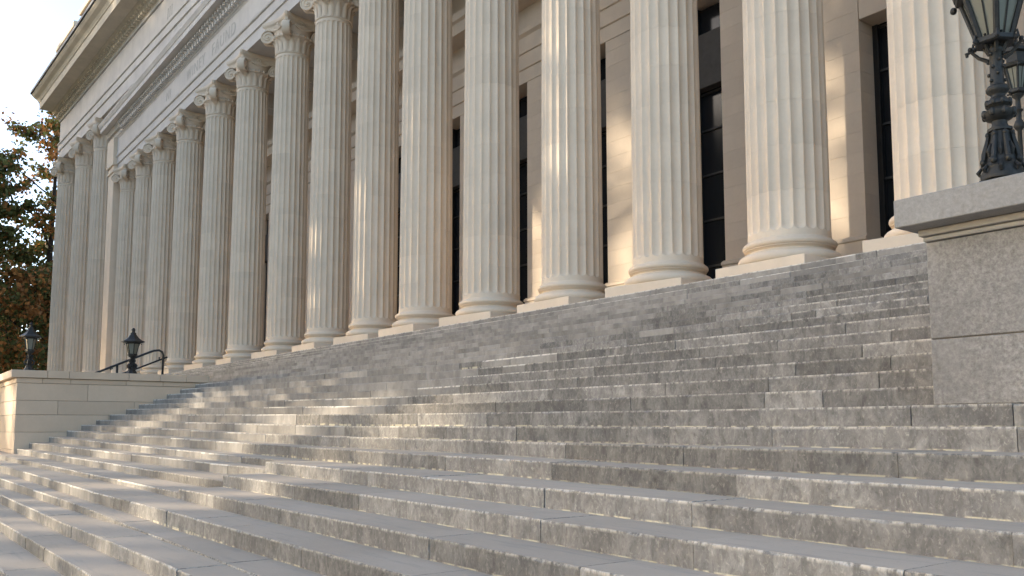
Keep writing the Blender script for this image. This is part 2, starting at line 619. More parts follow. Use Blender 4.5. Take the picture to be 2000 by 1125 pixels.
run_step('m1', -25.02, 7, back_of(0, .12), 1.0, 2.2, -20)
for k in range(18):
    xb = 7 if k <= 1 else -3.17
    xa = -25.02 if k < 8 else -70
    bk = back_of(k + 1, .12) if k < 17 else (lambda x: at(17, x)[0] + .5)
    run_step(k, xa, xb, bk, .6 if k > 5 else .9, 1.35 if k > 5 else 1.8, (-18 if k < 2 else -14.5 if k < 4 else -11) if k < 8 else (-6.2 if k < 12 else -4.2))

# terrace behind the cheek wall (left)
t = MB()
t.box(-90, -25.45, 3.2, 8.2, 0, 2.73, M['pave'])
tag(t.build('terrace'), kind='structure')

# ------------------------------------------------------------------ cheek wall, left
CW = empty('cheek_wall', (-25.5, 5, 0))
tag(CW, 'beige ashlar cheek wall left of the steps under flat coping', 'wall')
OFF = (25.5, -5, 0)
XW = -25.02
wcore = MB()
wcore.box(-60, XW - .02, 2.90, 3.5, 0, 2.76, M['joint'])
wcore.box(-25.6, XW - .02, 3.4, 7.55, 0, 2.76, M['joint'])
wcore.build('wall_core', CW, loc=OFF)
def ablock(x0, x1, y0, y1, z0, z1, name='stone_block', mat='wall', bev=.006, parent=CW, loc=OFF):
    mb = MB()
    mb.box(x0, x1, y0, y1, z0, z1, M[mat], bev)
    return mb.build(name, parent, loc=loc)
G = .004
# courses on the long right face: (z0, z1, joints in Y)
courses = [(.35, .98, [2.88, 4.2, 5.8, 7.55]), (.98, 1.42, [2.88, 4.75, 6.4, 7.55]), (1.42, 1.86, [2.88, 5.05, 6.5, 7.55]),
           (1.86, 2.22, [2.88, 3.83, 5.68, 7.55]), (2.22, 2.66, [2.88, 4.52, 7.55]), (2.66, 2.79, [2.88, 3.45, 4.1, 5.45, 6.4, 7.55])]
for i, (z0, z1, js) in enumerate(courses):
    pr = .018 if i == 5 else 0.0
    for j, (a, b) in enumerate(zip(js, js[1:])):
        a2 = a - (pr if j == 0 else 0)
        ablock(XW - .5, XW + pr, a2 + G, b - G, z0 + G, z1 - G)
    # front face (runs away to the left)
    x = XW - .5
    first = True
    while x > -48:
        ln = random.uniform(1.4, 2.6)
        ablock(x - ln + G, x - G, 2.88 - pr, 3.35, z0 + G, z1 - G)
        x -= ln
cop = [2.74, 3.55, 4.05, 5.5, 6.3, 7.0, 7.62]
for a, b in zip(cop, cop[1:]):
    ablock(XW - .62, XW + .085, a + G, b - G, 2.795, 2.985, 'coping_stone')
x = XW - .62
while x > -48:
    ln = random.uniform(1.2, 2.2)
    ablock(x - ln + G, x - G, 2.74, 3.4, 2.795, 2.985, 'coping_stone')
    x -= ln

# ------------------------------------------------------------------ pedestal, right
PD = empty('granite_pedestal', (0, 7.5, 1.7))
tag(PD, 'massive mottled grey granite pedestal closing the right of the steps', 'pedestal')
PO = (0, -7.5, -1.7)
pc = MB()
pc.box(-3.14, 6, 5.98, 13, 1.6, 2.84, M['joint'])
pc.build('pedestal_core', PD, loc=PO)
for z0, z1, js in ((1.70, 2.16, [-3.165, .1, 3.4, 6.2]), (2.16, 2.85, [-3.165, 1.4, 6.2])):
    for j, (a, b) in enumerate(zip(js, js[1:])):
        ablock(a + (0 if j == 0 else .003), b - .003, 5.95, 7.6 if j == 0 else 6.9, z0 + .003, z1 - .003, 'granite_block', 'granite', .007, PD, PO)
    ablock(-3.165, -2.2, 7.606, 10.4, z0 + .003, z1 - .003, 'granite_block', 'granite', .007, PD, PO)
mo = MB()
for (off, a, b) in ((.02, 2.853, 2.885), (.05, 2.889, 2.935)):
    mo.box(-3.165 - off * .6, 6.3, 5.95 - off, 10.5, a, b, M['bed'], .006)
mo.build('bed_moulding', PD, loc=PO)
for a, b in ((-3.26, .9), (.905, 6.4)):
    ablock(a, b, 5.71, 10.6, 2.937, 3.135, 'coping_stone', 'cap', .006, PD, PO)

# ------------------------------------------------------------------ building
PHI_M, PHI_A = R(1.05), R(2.77)
BL = empty('columned_building', (-9.4, 13.0, 0), PHI_M)
tag(BL, 'pale limestone building fronted by a long row of tall fluted columns', 'building')
ZB = 4.10
stylo = MB()
stylo.box(-75, 16, -1.05, 6, 3.6, ZB, M['lime'])
stylo.build('porch_floor', BL)

# --- column pieces, column-local: axis at origin, z = 0 on the porch floor
NF = 22
Z_SH0, Z_SH1 = .72, 11.90
def shaft_r(z):
    t_ = max(0, (z - Z_SH0) / (Z_SH1 - Z_SH0))
    return .712 - .062 * t_ ** 1.9
def flute_ring(z, r_, ends):
    """verts of one ring as list per strip: [fillet2, flute7] * NF"""
    out = []
    da = 2 * math.pi / NF
    ff = .07 * da
    hw = r_ * (da - ff) / 2
    dep = .046 * r_ / .67
    lim = 1.0
    for e0, sgn in ends:
        h = (z - e0) * sgn
        q = min(1.0, max(0.0, h / (hw * 1.15)))
        lim = min(lim, math.sqrt(max(0.0, 1 - (1 - q) ** 2)))
    for i in range(NF):
        a0 = i * da
        out.append([(r_ * math.cos(a), r_ * math.sin(a), z) for a in (a0, a0 + ff)])
        st = []
        for j in range(7):
            tt = -1 + 2 * j / 6
            a = a0 + ff + (da - ff) * (j / 6)
            d = 0.0
            if abs(tt) < lim:
                d = dep * (1 - abs(tt / lim) ** 2.6) * (.35 + .65 * lim)
            st.append(((r_ - d) * math.cos(a), (r_ - d) * math.sin(a), z))
        out.append(st)
    return out
def drum_mesh(z0, z1, zs, ends):
    mb = MB()
    rings = [flute_ring(z, shaft_r(z), ends) for z in zs]
    for sidx in range(2 * NF):
        w_ = len(rings[0][sidx])
        vs_ = [p for rg in rings for p in rg[sidx]]
        f = []
        for j in range(len(zs) - 1):
            for i in range(w_ - 1):
                a = j * w_ + i
                f.append((a, a + 1, a + 1 + w_, a + w_))
        mb.add(vs_, f, M['shaft'])
    for ri, flip in ((0, True), (-1, False)):       # bed faces
        ring = [p for st in rings[ri] for p in st]
        n = len(ring)
        inner = [(p[0] * .8, p[1] * .8, p[2]) for p in ring]
        f = []
        for i in range(n):
            j = (i + 1) % n
            q = (i, j, n + j, n + i)
            f.append(q[::-1] if not flip else q)
        mb.add(ring + inner, f, M['shaft'])
    return mb.mesh('drum', True, 40)
ND = 14
FL0, FL1 = Z_SH0 + .10, Z_SH1 - .10
drums = []
dz = (Z_SH1 - Z_SH0) / ND
for i in range(ND):
    z0 = Z_SH0 + i * dz + (.0012 if i else 0)
    z1 = Z_SH0 + (i + 1) * dz - .0012
    ends = []
    zs = [z0, (z0 + z1) / 2, z1]
    if i == 0:
        ends = [(FL0, 1)]
        zs = [z0, FL0 - .001] + [FL0 + .088 * q for q in (.05, .15, .3, .5, .75, 1.0, 1.2)] + [z1]
    if i == ND - 1:
        ends = [(FL1, -1)]
        zs = [z0] + [FL1 - .08 * q for q in (1.2, 1.0, .75, .5, .3, .15, .05)] + [FL1 + .001, z1]
    drums.append(drum_mesh(z0, z1, zs, ends))
core_mb = MB()
core_mb.lathe([(shaft_r(Z_SH0) - .058, .05), (shaft_r(Z_SH0) - .058, Z_SH0), (shaft_r(6) - .056, 6), (shaft_r(Z_SH1) - .05, Z_SH1 + .2)], M['joint'], 32)
core_mesh = core_mb.mesh('column', True, 40)
# base
bm = MB()
bm.box(-.92, .92, -.92, .92, 0, .27, M['shaft'], .008)
plinth_mesh = bm.mesh('plinth')
bm = MB()
def torus_prof(r0, z0, z1, n=9):
    h = (z1 - z0) / 2
    return [(r0 + h * math.sin(math.pi * i / n), z0 + h - h * math.cos(math.pi * i / n)) for i in range(n + 1)]
prof = [(.5, .272)] + torus_prof(.80, .272, .452) + [(.792, .455), (.792, .472)] + [(.765 - .045 * math.sin(math.pi * i / 6), .472 + .075 * i / 6) for i in range(7)] + [(.775, .548), (.775, .562)] + torus_prof(.752, .564, .676) + [(.75, .678), (.75, .694)] + [(.743 - .031 * (i / 5) ** .6, .694 + .026 * i / 5) for i in range(6)]
bm.lathe(prof, M['shaft'], 64, cap=False)
base_mesh = bm.mesh('base', True, 45)
# capital (z from shaft top)
def capital_mesh():
    mb = MB()
    L = M['shaft']
    z0 = Z_SH1
    r0 = shaft_r(Z_SH1)
    prof = [(r0 - .06, z0)] + [(r0 + .0 + .035 * math.sin(math.pi * i / 6), z0 + .07 * i / 6) for i in range(7)]
    prof += [(r0 - .02, z0 + .075), (r0 - .03, z0 + .3), (r0 - .01, z0 + .5), (r0 + .05, z0 + .60), (r0 + .06, z0 + .62)]
    prof += [(r0 + .06 + .07 * math.sin(math.pi * i / 6), z0 + .62 + .16 * i / 6) for i in range(7)]
    prof += [(r0 + .02, z0 + .80), (r0 + .12, z0 + 1.1)]
    mb.lathe(prof, L, 48, cap=False)
    # upright leaves on the neck
    nl = 16
    for i in range(nl):
        a = 2 * math.pi * (i + .5) / nl
        ca, sa = math.cos(a), math.sin(a)
        rows = [(.075, .0, .085), (.22, .012, .10), (.38, .022, .105), (.50, .045, .085), (.57, .115, .06), (.55, .165, .02)]
        vs_, f = [], []
        for (h, o, hw) in rows:
            for q in (-1, -.5, 0, .5, 1):
                rr = r0 + o + .018 * (1 - abs(q)) - .028 * (abs(q) == 1)
                x, y = rr, q * hw
                vs_.append((x * ca - y * sa, x * sa + y * ca, z0 + h))
        for j in range(len(rows) - 1):
            for k in range(4):
                b = j * 5 + k
                f.append((b, b + 1, b + 6, b + 5))
        mb.add(vs_, f, L)
    # eggs
    for i in range(24):
        a = 2 * math.pi * i / 24
        mb.ball(((r0 + .115) * math.cos(a), (r0 + .115) * math.sin(a), z0 + .70), .05, L, 6, 1.35)
    # corner volutes on the diagonals
    for q in range(4):
        a = math.pi / 4 + q * math.pi / 2
        d = Vector((math.cos(a), math.sin(a), 0))
        s_ = Vector((-math.sin(a), math.cos(a), 0))
        cz = z0 + .83
        rc = r0 + .32
        def P(dr, dzz, ds):
            p = d * (rc + dr) + s_ * ds
            return (p.x, p.y, cz + dzz)
        # spiral ribbon
        pts = []
        turns = 2.1
        N = 34
        for i in range(N + 1):
            t_ = i / N
            th = math.pi / 2 - t_ * turns * 2 * math.pi
            rr = .265 * (1 - t_) ** .9 + .035
            pts.append((rr * math.cos(th), rr * math.sin(th)))
        lead = [(-.55 + .11 * i, .265 + .035 + .02 * (1 - i / 5)) for i in range(5)]
        pts = lead + pts
        vs_, f = [], []
        for i, (pr, pz) in enumerate(pts):
            wd = .15 if i >= len(lead) else .11
            k = len(pts)
            th_ = .032 if i < len(pts) - 8 else .02
            L_ = math.hypot(pr, pz)
            nx, nz = (pr / L_, pz / L_) if i >= len(lead) else (0, 1)
            for (ds, dn) in ((-wd, 0), (-wd * .8, th_ * .5), (0, th_ * .15), (wd * .8, th_ * .5), (wd, 0), (wd, -th_), (-wd, -th_)):
                vs_.append(P(pr + nx * dn, pz + nz * dn, ds))
        for i in range(len(pts) - 1):
            for j in range(7):
                j2 = (j + 1) % 7
                f.append((i * 7 + j, i * 7 + j2, i * 7 + 7 + j2, i * 7 + 7 + j))
        mb.add(vs_, f, L)
        # backing disc and eye
        for sgn in (1,):
            vs_, f = [], []
            n = 20
            for ds in (-.118, .118):
                for i in range(n):
                    th = 2 * math.pi * i / n
                    vs_.append(P(.24 * math.cos(th), .24 * math.sin(th), ds))
            f = [tuple(range(n)), tuple(range(2 * n - 1, n - 1, -1))] + [(i, (i + 1) % n, n + (i + 1) % n, n + i) for i in range(n)]
            mb.add(vs_, f, L)
        for ds in (-.125, .125):
            c = P(0, 0, ds)
            mb.ball(c, .05, L, 8)
        # leaf hanging under each volute
        vs_, f = [], []
        for j, (dr, dzz, hw) in enumerate(((-.30, -.36, .05), (-.2, -.30, .09), (-.08, -.27, .10), (.0, -.26, .05))):
            for k in (-1, 0, 1):
                vs_.append(P(dr, dzz + .02 * (1 - abs(k)), k * hw))
        for j in range(3):
            for k in (0, 1):
                b = j * 3 + k
                f.append((b, b + 1, b + 4, b + 3))
        mb.add(vs_, f, L)
    # abacus: concave sides, cut corners, moulded edge
    def aplan(sc_, z):
        out = []
        for q in range(4):
            a = q * math.pi / 2
            ca, sa = math.cos(a), math.sin(a)
            h = .90 * sc_
            cut = .07
            n = 9
            for i in range(n):
                t_ = -1 + 2 * i / (n - 1)
                y = t_ * (h - cut)
                x = h - .15 * (1 - t_ * t_)
                out.append((x * ca - y * sa, x * sa + y * ca, z))
        return out
    lv = [(.84, z0 + 1.08), (.90, z0 + 1.12), (.905, z0 + 1.22), (.93, z0 + 1.25), (.99, z0 + 1.29), (1.0, z0 + 1.31), (1.0, z0 + 1.425)]
    n = 36
    vs_ = [p for s2, z in lv for p in aplan(s2, z)]
    f = []
    for j in range(len(lv) - 1):
        for i in range(n):
            i2 = (i + 1) % n
            f.append((j * n + i, j * n + i2, (j + 1) * n + i2, (j + 1) * n + i))
    f += [tuple(range(n - 1, -1, -1)), tuple(range((len(lv) - 1) * n, len(lv) * n))]
    mb.add(vs_, f, L)
    # fleuron on each side
    for q in range(4):
        a = q * math.pi / 2
        for k in range(6):
            b = 2 * math.pi * k / 6
            y = .06 * math.cos(b)
            zz = .06 * math.sin(b)
            x = .70
            mb.ball((x * math.cos(a) - y * math.sin(a), x * math.sin(a) + y * math.cos(a), z0 + 1.18 + zz), .045, L, 6)
    # swags below the abacus
    for q in range(4):
        a = q * math.pi / 2
        pts = []
        for i in range(9):
            t_ = -1 + 2 * i / 8
            y = t_ * .36
            x = .70 + .05 * abs(t_)
            pts.append((x * math.cos(a) - y * math.sin(a), x * math.sin(a) + y * math.cos(a), z0 + .98 + .07 * t_ * t_))
        mb.tube(pts, .04, L, 6)
    return mb.mesh('capital', True, 38)
cap_mesh = capital_mesh()

def column(parent, loc, zs=1.0, rz=0):
    c = link('column', core_mesh, parent, loc, rz)
    c.scale = (1, 1, zs)
    for nm, me in (('plinth', plinth_mesh), ('base', base_mesh)):
        link(nm, me, c)
    for me in drums:
        link('drum', me, c)
    link('capital', cap_mesh, c)
    return c
CU = [5.6, 2.79, 0, -2.89, -5.85, -9.05, -12.31, -15.4, -18.8, -22.47, -26.76, -30.85, -35.39, -39.73, -43.3, -47.0]
for i, u in enumerate(CU):
    c = column(BL, (u, 0, ZB), 1.0, math.pi / NF if i % 2 else 0)
    k_ = {5: 1.05, 6: 1.08}.get(i, 1.0)
    c.scale = (k_, k_, 1)

# --- main entablature (building-local u, v, z)
ULm, URm = -49.9, 15.0
a = MB()
a.profile([(.60, 17.43), (.60, 17.93), (.66, 17.95), (.66, 18.36), (.72, 18.38), (.74, 18.44), (.74, 18.50)], ULm, URm, M['lime'], .62)
a.build('architrave', BL)
a = MB()
a.profile([(.66, 18.502), (.66, 19.55), (.70, 19.60), (.71, 19.66)], ULm, URm, M['lime'], .5)
frz = a.build('frieze', BL)
a = MB()
a.profile([(.74, 19.662), (.78, 19.72), (.78, 19.93), (.93, 19.94), (.96, 20.02), (1.0, 20.13), (1.02, 20.2), (1.36, 20.21), (1.36, 20.215), (1.37, 20.46), (1.40, 20.47), (1.44, 20.55), (1.50, 20.66), (1.50, 20.72), (.2, 20.95)], ULm, URm, M['lime'], .4)
a.build('cornice', BL)
a = MB()
u = -46.5
while u < -14:
    a.box(u, u + .18, -.96, -.775, 19.72, 19.928, M['lime'])
    a.box(u + .03, u + .17, -1.10, -.955, 19.99, 20.15, M['lime'])
    u += .36
tag(a.build('dentil_course', BL), kind='stuff')
# anta closing the colonnade at its far end
a = MB()
a.box(-49.75, -48.3, -.80, .8, ZB, 17.9, M['shaft'], .01)
a.box(-49.82, -48.23, -.87, .8, 17.45, 17.6, M['shaft'], .01)
a.box(-49.86, -48.2, -.90, .8, 17.905, 19.655, M['shaft'], .01)
a.build('pilaster', BL)

# raised words on the frieze; the shade of carving is put into their colour
def words(txt, u, z, size, parent, loc=(0, 0, 0), rz=0, off=.66):
    cu = bpy.data.curves.new('inscription', 'FONT')
    cu.body = txt
    cu.size = size
    cu.extrude = .012
    cu.space_character = 1.25
    cu.align_x = 'LEFT'
    cu.materials.append(M['letter'])
    tmp = bpy.data.objects.new('inscription', cu)
    COL.objects.link(tmp)
    bpy.context.view_layer.update()
    me = bpy.data.meshes.new_from_object(tmp.evaluated_get(bpy.context.evaluated_depsgraph_get()))
    bpy.data.objects.remove(tmp, do_unlink=True)
    o = link('inscription', me, parent)
    o.location = (loc[0] + u * math.cos(rz) + off * math.sin(rz), loc[1] + u * math.sin(rz) - off * math.cos(rz), z)
    o.rotation_euler = (R(90), 0, rz)
    return o
words('NI', -37.7, 18.78, .72, frz)
words('WINEY', -34.2, 18.74, .78, frz)
words('FAUND', -30.4, 18.72, .82, frz)

# --- upper storey (attic) in its own line, expressed in building-local space
dO = Matrix.Rotation(-PHI_M, 3, 'Z') @ Vector((-49.5 + 9.4, 11.69 - 13.0, 0))
AL, AR = tuple(dO), PHI_A - PHI_M
UC = -24.4
a = MB()
a.profile([(.02, 22.0), (.02, 22.74), (.10, 22.76), (.10, 23.22), (.17, 23.24), (.18, 23.32), (.05, 23.40), (0, 23.42), (0, 25.10), (-.05, 25.105), (-.05, 25.14), (.08, 25.145), (.12, 25.22)], UC, 52, M['lime'], 1.3)
a.build('attic_architrave', BL, loc=AL, rz=AR)
a = MB()
a.box(-8.9, 52, .14, 1.3, 18.5, 21.997, M['lime'])
a.build('attic_wall', BL, loc=AL, rz=AR)
a = MB()
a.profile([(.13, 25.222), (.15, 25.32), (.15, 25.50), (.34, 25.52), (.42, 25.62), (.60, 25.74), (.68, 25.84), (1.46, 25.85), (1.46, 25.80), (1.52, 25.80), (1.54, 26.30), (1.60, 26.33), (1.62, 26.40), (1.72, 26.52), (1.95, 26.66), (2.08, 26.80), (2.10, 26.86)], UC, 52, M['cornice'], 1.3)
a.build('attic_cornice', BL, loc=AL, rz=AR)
a = MB()
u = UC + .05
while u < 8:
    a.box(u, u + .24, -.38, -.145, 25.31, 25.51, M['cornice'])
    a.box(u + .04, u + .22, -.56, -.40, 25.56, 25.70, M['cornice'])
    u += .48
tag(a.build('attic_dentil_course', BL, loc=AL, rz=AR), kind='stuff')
a = MB()
a.box(UC - .02, 52, -2.2, -1.2, 26.865, 27.07, M['gutter'], .02)
a.build('gutter', BL, loc=AL, rz=AR)
a = MB()
a.box(UC + .3, 52, -1.2, 22, 26.0, 26.95, M['roof'])
a.build('roof', BL, loc=AL, rz=AR)
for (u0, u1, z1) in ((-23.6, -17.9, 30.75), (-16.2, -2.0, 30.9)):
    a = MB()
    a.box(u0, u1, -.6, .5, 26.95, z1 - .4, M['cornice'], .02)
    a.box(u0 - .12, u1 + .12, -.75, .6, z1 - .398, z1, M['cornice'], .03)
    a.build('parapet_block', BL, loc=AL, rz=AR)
words('III', 1.5, 23.7, .9, BL, AL, AR, .0)
# body of the building and wing
a = MB()
a.box(UC + .02, 52, 1.305, 22, 17.7, 26.0, M['lime'])
a.box(UC + .4, -9.4, 3.2, 22, ZB, 22.5, M['lime'])
a.build('wall', BL, loc=AL, rz=AR)
# wing columns, taller order
WS = (22.0 - ZB) / (Z_SH1 + 1.43)
rot2 = Matrix.Rotation(AR, 3, 'Z')
for (u, v) in ((-23.75, .62), (-18.0, .62), (-12.9, .62)):
    p = rot2 @ Vector((u, v, 0)) + Vector(AL)
    c = column(BL, (p.x, p.y, ZB), WS, AR)
    c.scale = (1.12, 1.12, WS)

# --- porch wall: piers, windows, panels
VW = 3.0
piers = [(5.9, 9.6), (1.75, 4.45), (-3.83, -.27), (-7.81, -5.1), (-11.33, -8.95), (-15.05, -12.7), (-19.0, -16.4), (-23.3, -20.6), (-27.6, -24.9), (-32.2, -29.3), (-36.8, -33.7), (-41.4, -38.4), (-47.9, -43.0)]
CH = .43
zc = [ZB + 1.33 + CH * i for i in range(17)]
for pi, (u0, u1) in enumerate(piers):
    p = MB()
    p.box(u0 + .02, u1 - .02, VW + .02, VW + 1.0, ZB, 12.2, M['joint'])
    pr = p.build('pier', BL)
    if pi < 7:
        for i, z in enumerate(zc):
            z1 = z + CH if i < len(zc) - 1 else 12.2
            b = MB()
            b.box(u0, u1, VW, VW + .85, z + .0012, z1 - .0012, M['pier'], .002)
            b.build('stone_block', pr)
    else:
        b = MB()
        b.box(u0, u1, VW, VW + .85, zc[0], 12.2, M['pier'])
        b.build('stone_block', pr)
    b = MB()
    b.profile([(.07 - VW, ZB), (.07 - VW, ZB + 1.2), (.11 - VW, ZB + 1.22), (.11 - VW, ZB + 1.27), (.03 - VW, ZB + 1.33)], u0 - .05, u1 + .05, M['pier'], VW + .8)
    b.build('base_moulding', pr)
def window(u0, u1):
    vg = VW + .62
    f = MB()
    for (a_, b_) in ((u0 + .005, u0 + .12), (u1 - .12, u1 - .005)):
        f.box(a_, b_, vg - .1, vg + .08, ZB + .5, 12.195, M['bronze'])
    n = max(1, round((u1 - u0) / .95))
    us = [u0 + (u1 - u0) * i / n for i in range(1, n)]
    for um in us:
        f.box(um - .025, um + .025, vg - .06, vg + .06, ZB + .5, 12.19, M['bronze'])
    rows = [ZB + .45, ZB + 1.4, ZB + 2.55, ZB + 3.7, ZB + 4.85, 9.9]
    for z in rows:
        f.box(u0 + .12, u1 - .12, vg - .055, vg + .055, z - .024, z + .024, M['bronze'])
    fo = f.build('window', BL)
    xs = [u0 + .1] + us + [u1 - .1]
    rr = rows + [12.15]
    for i in range(len(xs) - 1):
        for j in range(len(rr) - 1):
            q = MB()
            q.box(xs[i], xs[i + 1], vg, vg + .02, rr[j], rr[j + 1], M['pane'])
            q.build('pane', fo)
    s_ = MB()
    s_.box(u0 + .004, u1 - .004, vg - .02, vg + .5, ZB, ZB + .47, M['spandrel'])
    s_.build('sill_panel', BL)
    return fo
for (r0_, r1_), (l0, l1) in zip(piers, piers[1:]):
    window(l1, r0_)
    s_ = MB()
    lit = r0_ > 0  # lit bay takes pier stone, shaded bays the darkened panel colour
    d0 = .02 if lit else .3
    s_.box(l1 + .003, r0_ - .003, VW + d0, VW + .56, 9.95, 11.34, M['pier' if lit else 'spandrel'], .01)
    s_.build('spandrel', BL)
a = MB()
a.profile([(.02 - VW, 12.203), (.02 - VW, 12.62), (.07 - VW, 12.64), (.07 - VW, 13.1), (.12 - VW, 13.12), (.12 - VW, 13.6), (.22 - VW, 13.68), (.24 - VW, 13.8), (.02 - VW, 13.82), (.02 - VW, 14.6), (.7 - VW, 14.62), (.7 - VW, 15.0), (.8 - VW, 15.05), (.8 - VW, 15.3), (.05 - VW, 15.4), (.05 - VW, 17.6)], -48.2, 15, M['pier'], VW + .9)
a.build('inner_entablature', BL)
a = MB()
a.box(-48.2, 15, .625, 4.2, 17.62, 18.4, M['lime'])
a.build('porch_ceiling', BL)
for u in CU:
    a = MB()
    a.box(u - .45, u + .45, .63, 2.95, 16.9, 17.617, M['lime'])
    a.build('ceiling_beam', BL)
a = MB()
a.box(15.0, 16.5, -1.2, 20, ZB, 26, M['lime'])
a.box(-47.9, 15, 4.25, 20, ZB, 17.6, M['spandrel'])
a.build('inner_wall', BL)

# ------------------------------------------------------------------ lamps
I_ = M['iron']
def leafy(mb, c, r_, z, n, size, tilt=.5):
    for i in range(n):
        a = 2 * math.pi * i / n
        p0 = Vector((c[0] + r_ * math.cos(a), c[1] + r_ * math.sin(a), z))
        d = Vector((math.cos(a), math.sin(a), 0))
        pts = [p0, p0 + d * size * .5 + Vector((0, 0, size * tilt)), p0 + d * size + Vector((0, 0, size * tilt * 1.2)), p0 + d * size * 1.05 + Vector((0, 0, size * tilt * .7))]
        mb.tube(pts, [size * .14, size * .12, size * .09, size * .12], I_, 5)
def lantern(parent, z0, r0, z1, r1, n, zroof, name_loc=(0, 0, 0), strips=.02, bars=True):
    """tapered glazed lantern: frame ribs, panes, roof with finial"""
    f = MB()
    f.lathe([(r0 + .012, z0 - .03), (r0 + .03, z0 - .02), (r0 + .03, z0 + .012), (r0 + .005, z0 + .02)], I_, n)
    f.lathe([(r1 + .005, z1 - .015), (r1 + .04, z1 - .005), (r1 + .05, z1 + .02), (r1 + .03, z1 + .03)], I_, n)
    for i in range(n):
        a = 2 * math.pi * i / n
        f.tube([(r0 * math.cos(a), r0 * math.sin(a), z0), (r1 * math.cos(a), r1 * math.sin(a), z1)], strips, I_, 6)
        f.ball(((r1 + .06) * math.cos(a), (r1 + .06) * math.sin(a), z1 - .02), strips * 1.3, I_, 6)
        f.ball(((r0 + .035) * math.cos(a), (r0 + .035) * math.sin(a), z0 - .015), strips * .9, I_, 6)
        if bars:
            a2 = a + math.pi / n
            k = math.cos(math.pi / n)
            f.tube([(r0 * k * math.cos(a2), r0 * k * math.sin(a2), z0), (r1 * k * math.cos(a2), r1 * k * math.sin(a2), z1)], strips * .28, I_, 5)
    fr = f.build('lantern_frame', parent, loc=name_loc)
    for i in range(n):
        a, b = 2 * math.pi * i / n, 2 * math.pi * (i + 1) / n
        q = MB()
        e = .97
        vs_ = []
        for s2 in (e, e - .03):
            for (rr, zz, an) in ((r0, z0 + .01, a), (r0, z0 + .01, b), (r1, z1, b), (r1, z1, a)):
                vs_.append((rr * s2 * math.cos(an), rr * s2 * math.sin(an), zz))
        q.add(vs_, [(0, 1, 2, 3), (7, 6, 5, 4), (0, 4, 5, 1), (2, 6, 7, 3), (1, 5, 6, 2), (3, 7, 4, 0)], M['lampglass'])
        q.build('pane', fr)
    rf = MB()
    rf.lathe(zroof, I_, n if n > 6 else 6)
    rf.build('lamp_roof', parent, loc=name_loc)
    return fr

# large ornate lamp on the pedestal
LP = empty('pedestal_lamp', (-2.835, 6.42, 3.137))
tag(LP, 'large ornate black iron lantern standing on the right granite pedestal', 'lamp', 'ornate iron lamps')
b = MB()
b.box(-.165, .165, -.165, .165, 0, .10, I_, .012)
b.box(-.152, .152, -.152, .152, .10, .17, I_, .02)
b.lathe([(.178, .17), (.182, .20), (.158, .235), (.165, .26), (.145, .285), (.138, .30)], I_, 8)
b.lathe([(.132, .30), (.118, .36), (.10, .43), (.086, .49), (.082, .52), (.10, .525), (.10, .545), (.06, .555)], I_, 16)
for i in range(8):
    a = 2 * math.pi * i / 8
    ca, sa = math.cos(a), math.sin(a)
    b.tube([(.15 * ca, .15 * sa, .29), (.138 * ca, .138 * sa, .36), (.113 * ca, .113 * sa, .44), (.096 * ca, .096 * sa, .51)], [.02, .024, .018, .014], I_, 6)
    b.ball((.15 * ca, .15 * sa, .30), .03, I_, 6)
    b.ball((.105 * ca, .105 * sa, .50), .02, I_, 6)
    a += math.pi / 8
    ca, sa = math.cos(a), math.sin(a)
    b.tube([(.12 * ca, .12 * sa, .33), (.128 * ca, .128 * sa, .37), (.105 * ca, .105 * sa, .43)], [.01, .022, .008], I_, 6)
    b.tube([(.17 * ca, .17 * sa, .215), (.185 * ca, .185 * sa, .235), (.155 * ca, .155 * sa, .27)], [.012, .02, .012], I_, 6)
b.build('base', LP, True, 50).scale = (.82, .82, 1)
s_ = MB()
s_.lathe([(.06, .55), (.05, .58), (.052, .60), (.085, .615), (.105, .64), (.108, .665), (.085, .685), (.06, .695), (.065, .705), (.085, .72), (.082, .745), (.06, .765), (.046, .785), (.05, .80), (.072, .815), (.078, .84), (.066, .86), (.048, .87),
           (.046, .90), (.044, 1.0), (.043, 1.10), (.055, 1.115), (.06, 1.13), (.05, 1.15), (.035, 1.17), (.03, 1.32)], I_, 20)
for i in range(8):
    a = 2 * math.pi * i / 8
    s_.ball((.10 * math.cos(a), .10 * math.sin(a), .655), .022, I_, 6, 1.4)
    s_.ball((.078 * math.cos(a), .078 * math.sin(a), .735), .018, I_, 6, 1.4)
for i in range(5):
    z = .9 + .05 * i
    for a in (0.4, 2.6, 4.3):
        s_.ball((.05 * math.cos(a + i), .05 * math.sin(a + i), z), .014, I_, 6)
s_.build('shaft', LP, True, 50)
lf = MB()
leafy(lf, (0, 0), .045, 1.11, 6, .11, .9)
leafy(lf, (0, 0), .04, 1.16, 6, .09, 1.4)
for i in range(6):
    a = 2 * math.pi * (i + .3) / 6
    ca, sa = math.cos(a), math.sin(a)
    lf.tube([(.03 * ca, .03 * sa, 1.15), (.06 * ca, .06 * sa, 1.2), (.11 * ca, .11 * sa, 1.235)], [.012, .012, .009], I_, 5)
for a in (3.4, .3):
    ca, sa = math.cos(a), math.sin(a)
    lf.tube([(.05 * ca, .05 * sa, 1.06), (.11 * ca, .11 * sa, 1.10), (.16 * ca, .16 * sa, 1.16), (.19 * ca, .19 * sa, 1.15), (.185 * ca, .185 * sa, 1.13)], [.016, .014, .012, .016, .012], I_, 6)
    lf.ball((.165 * ca, .165 * sa, 1.18), .018, I_, 6)
lf.build('leaf_cluster', LP, True, 50)
zr0 = 1.56
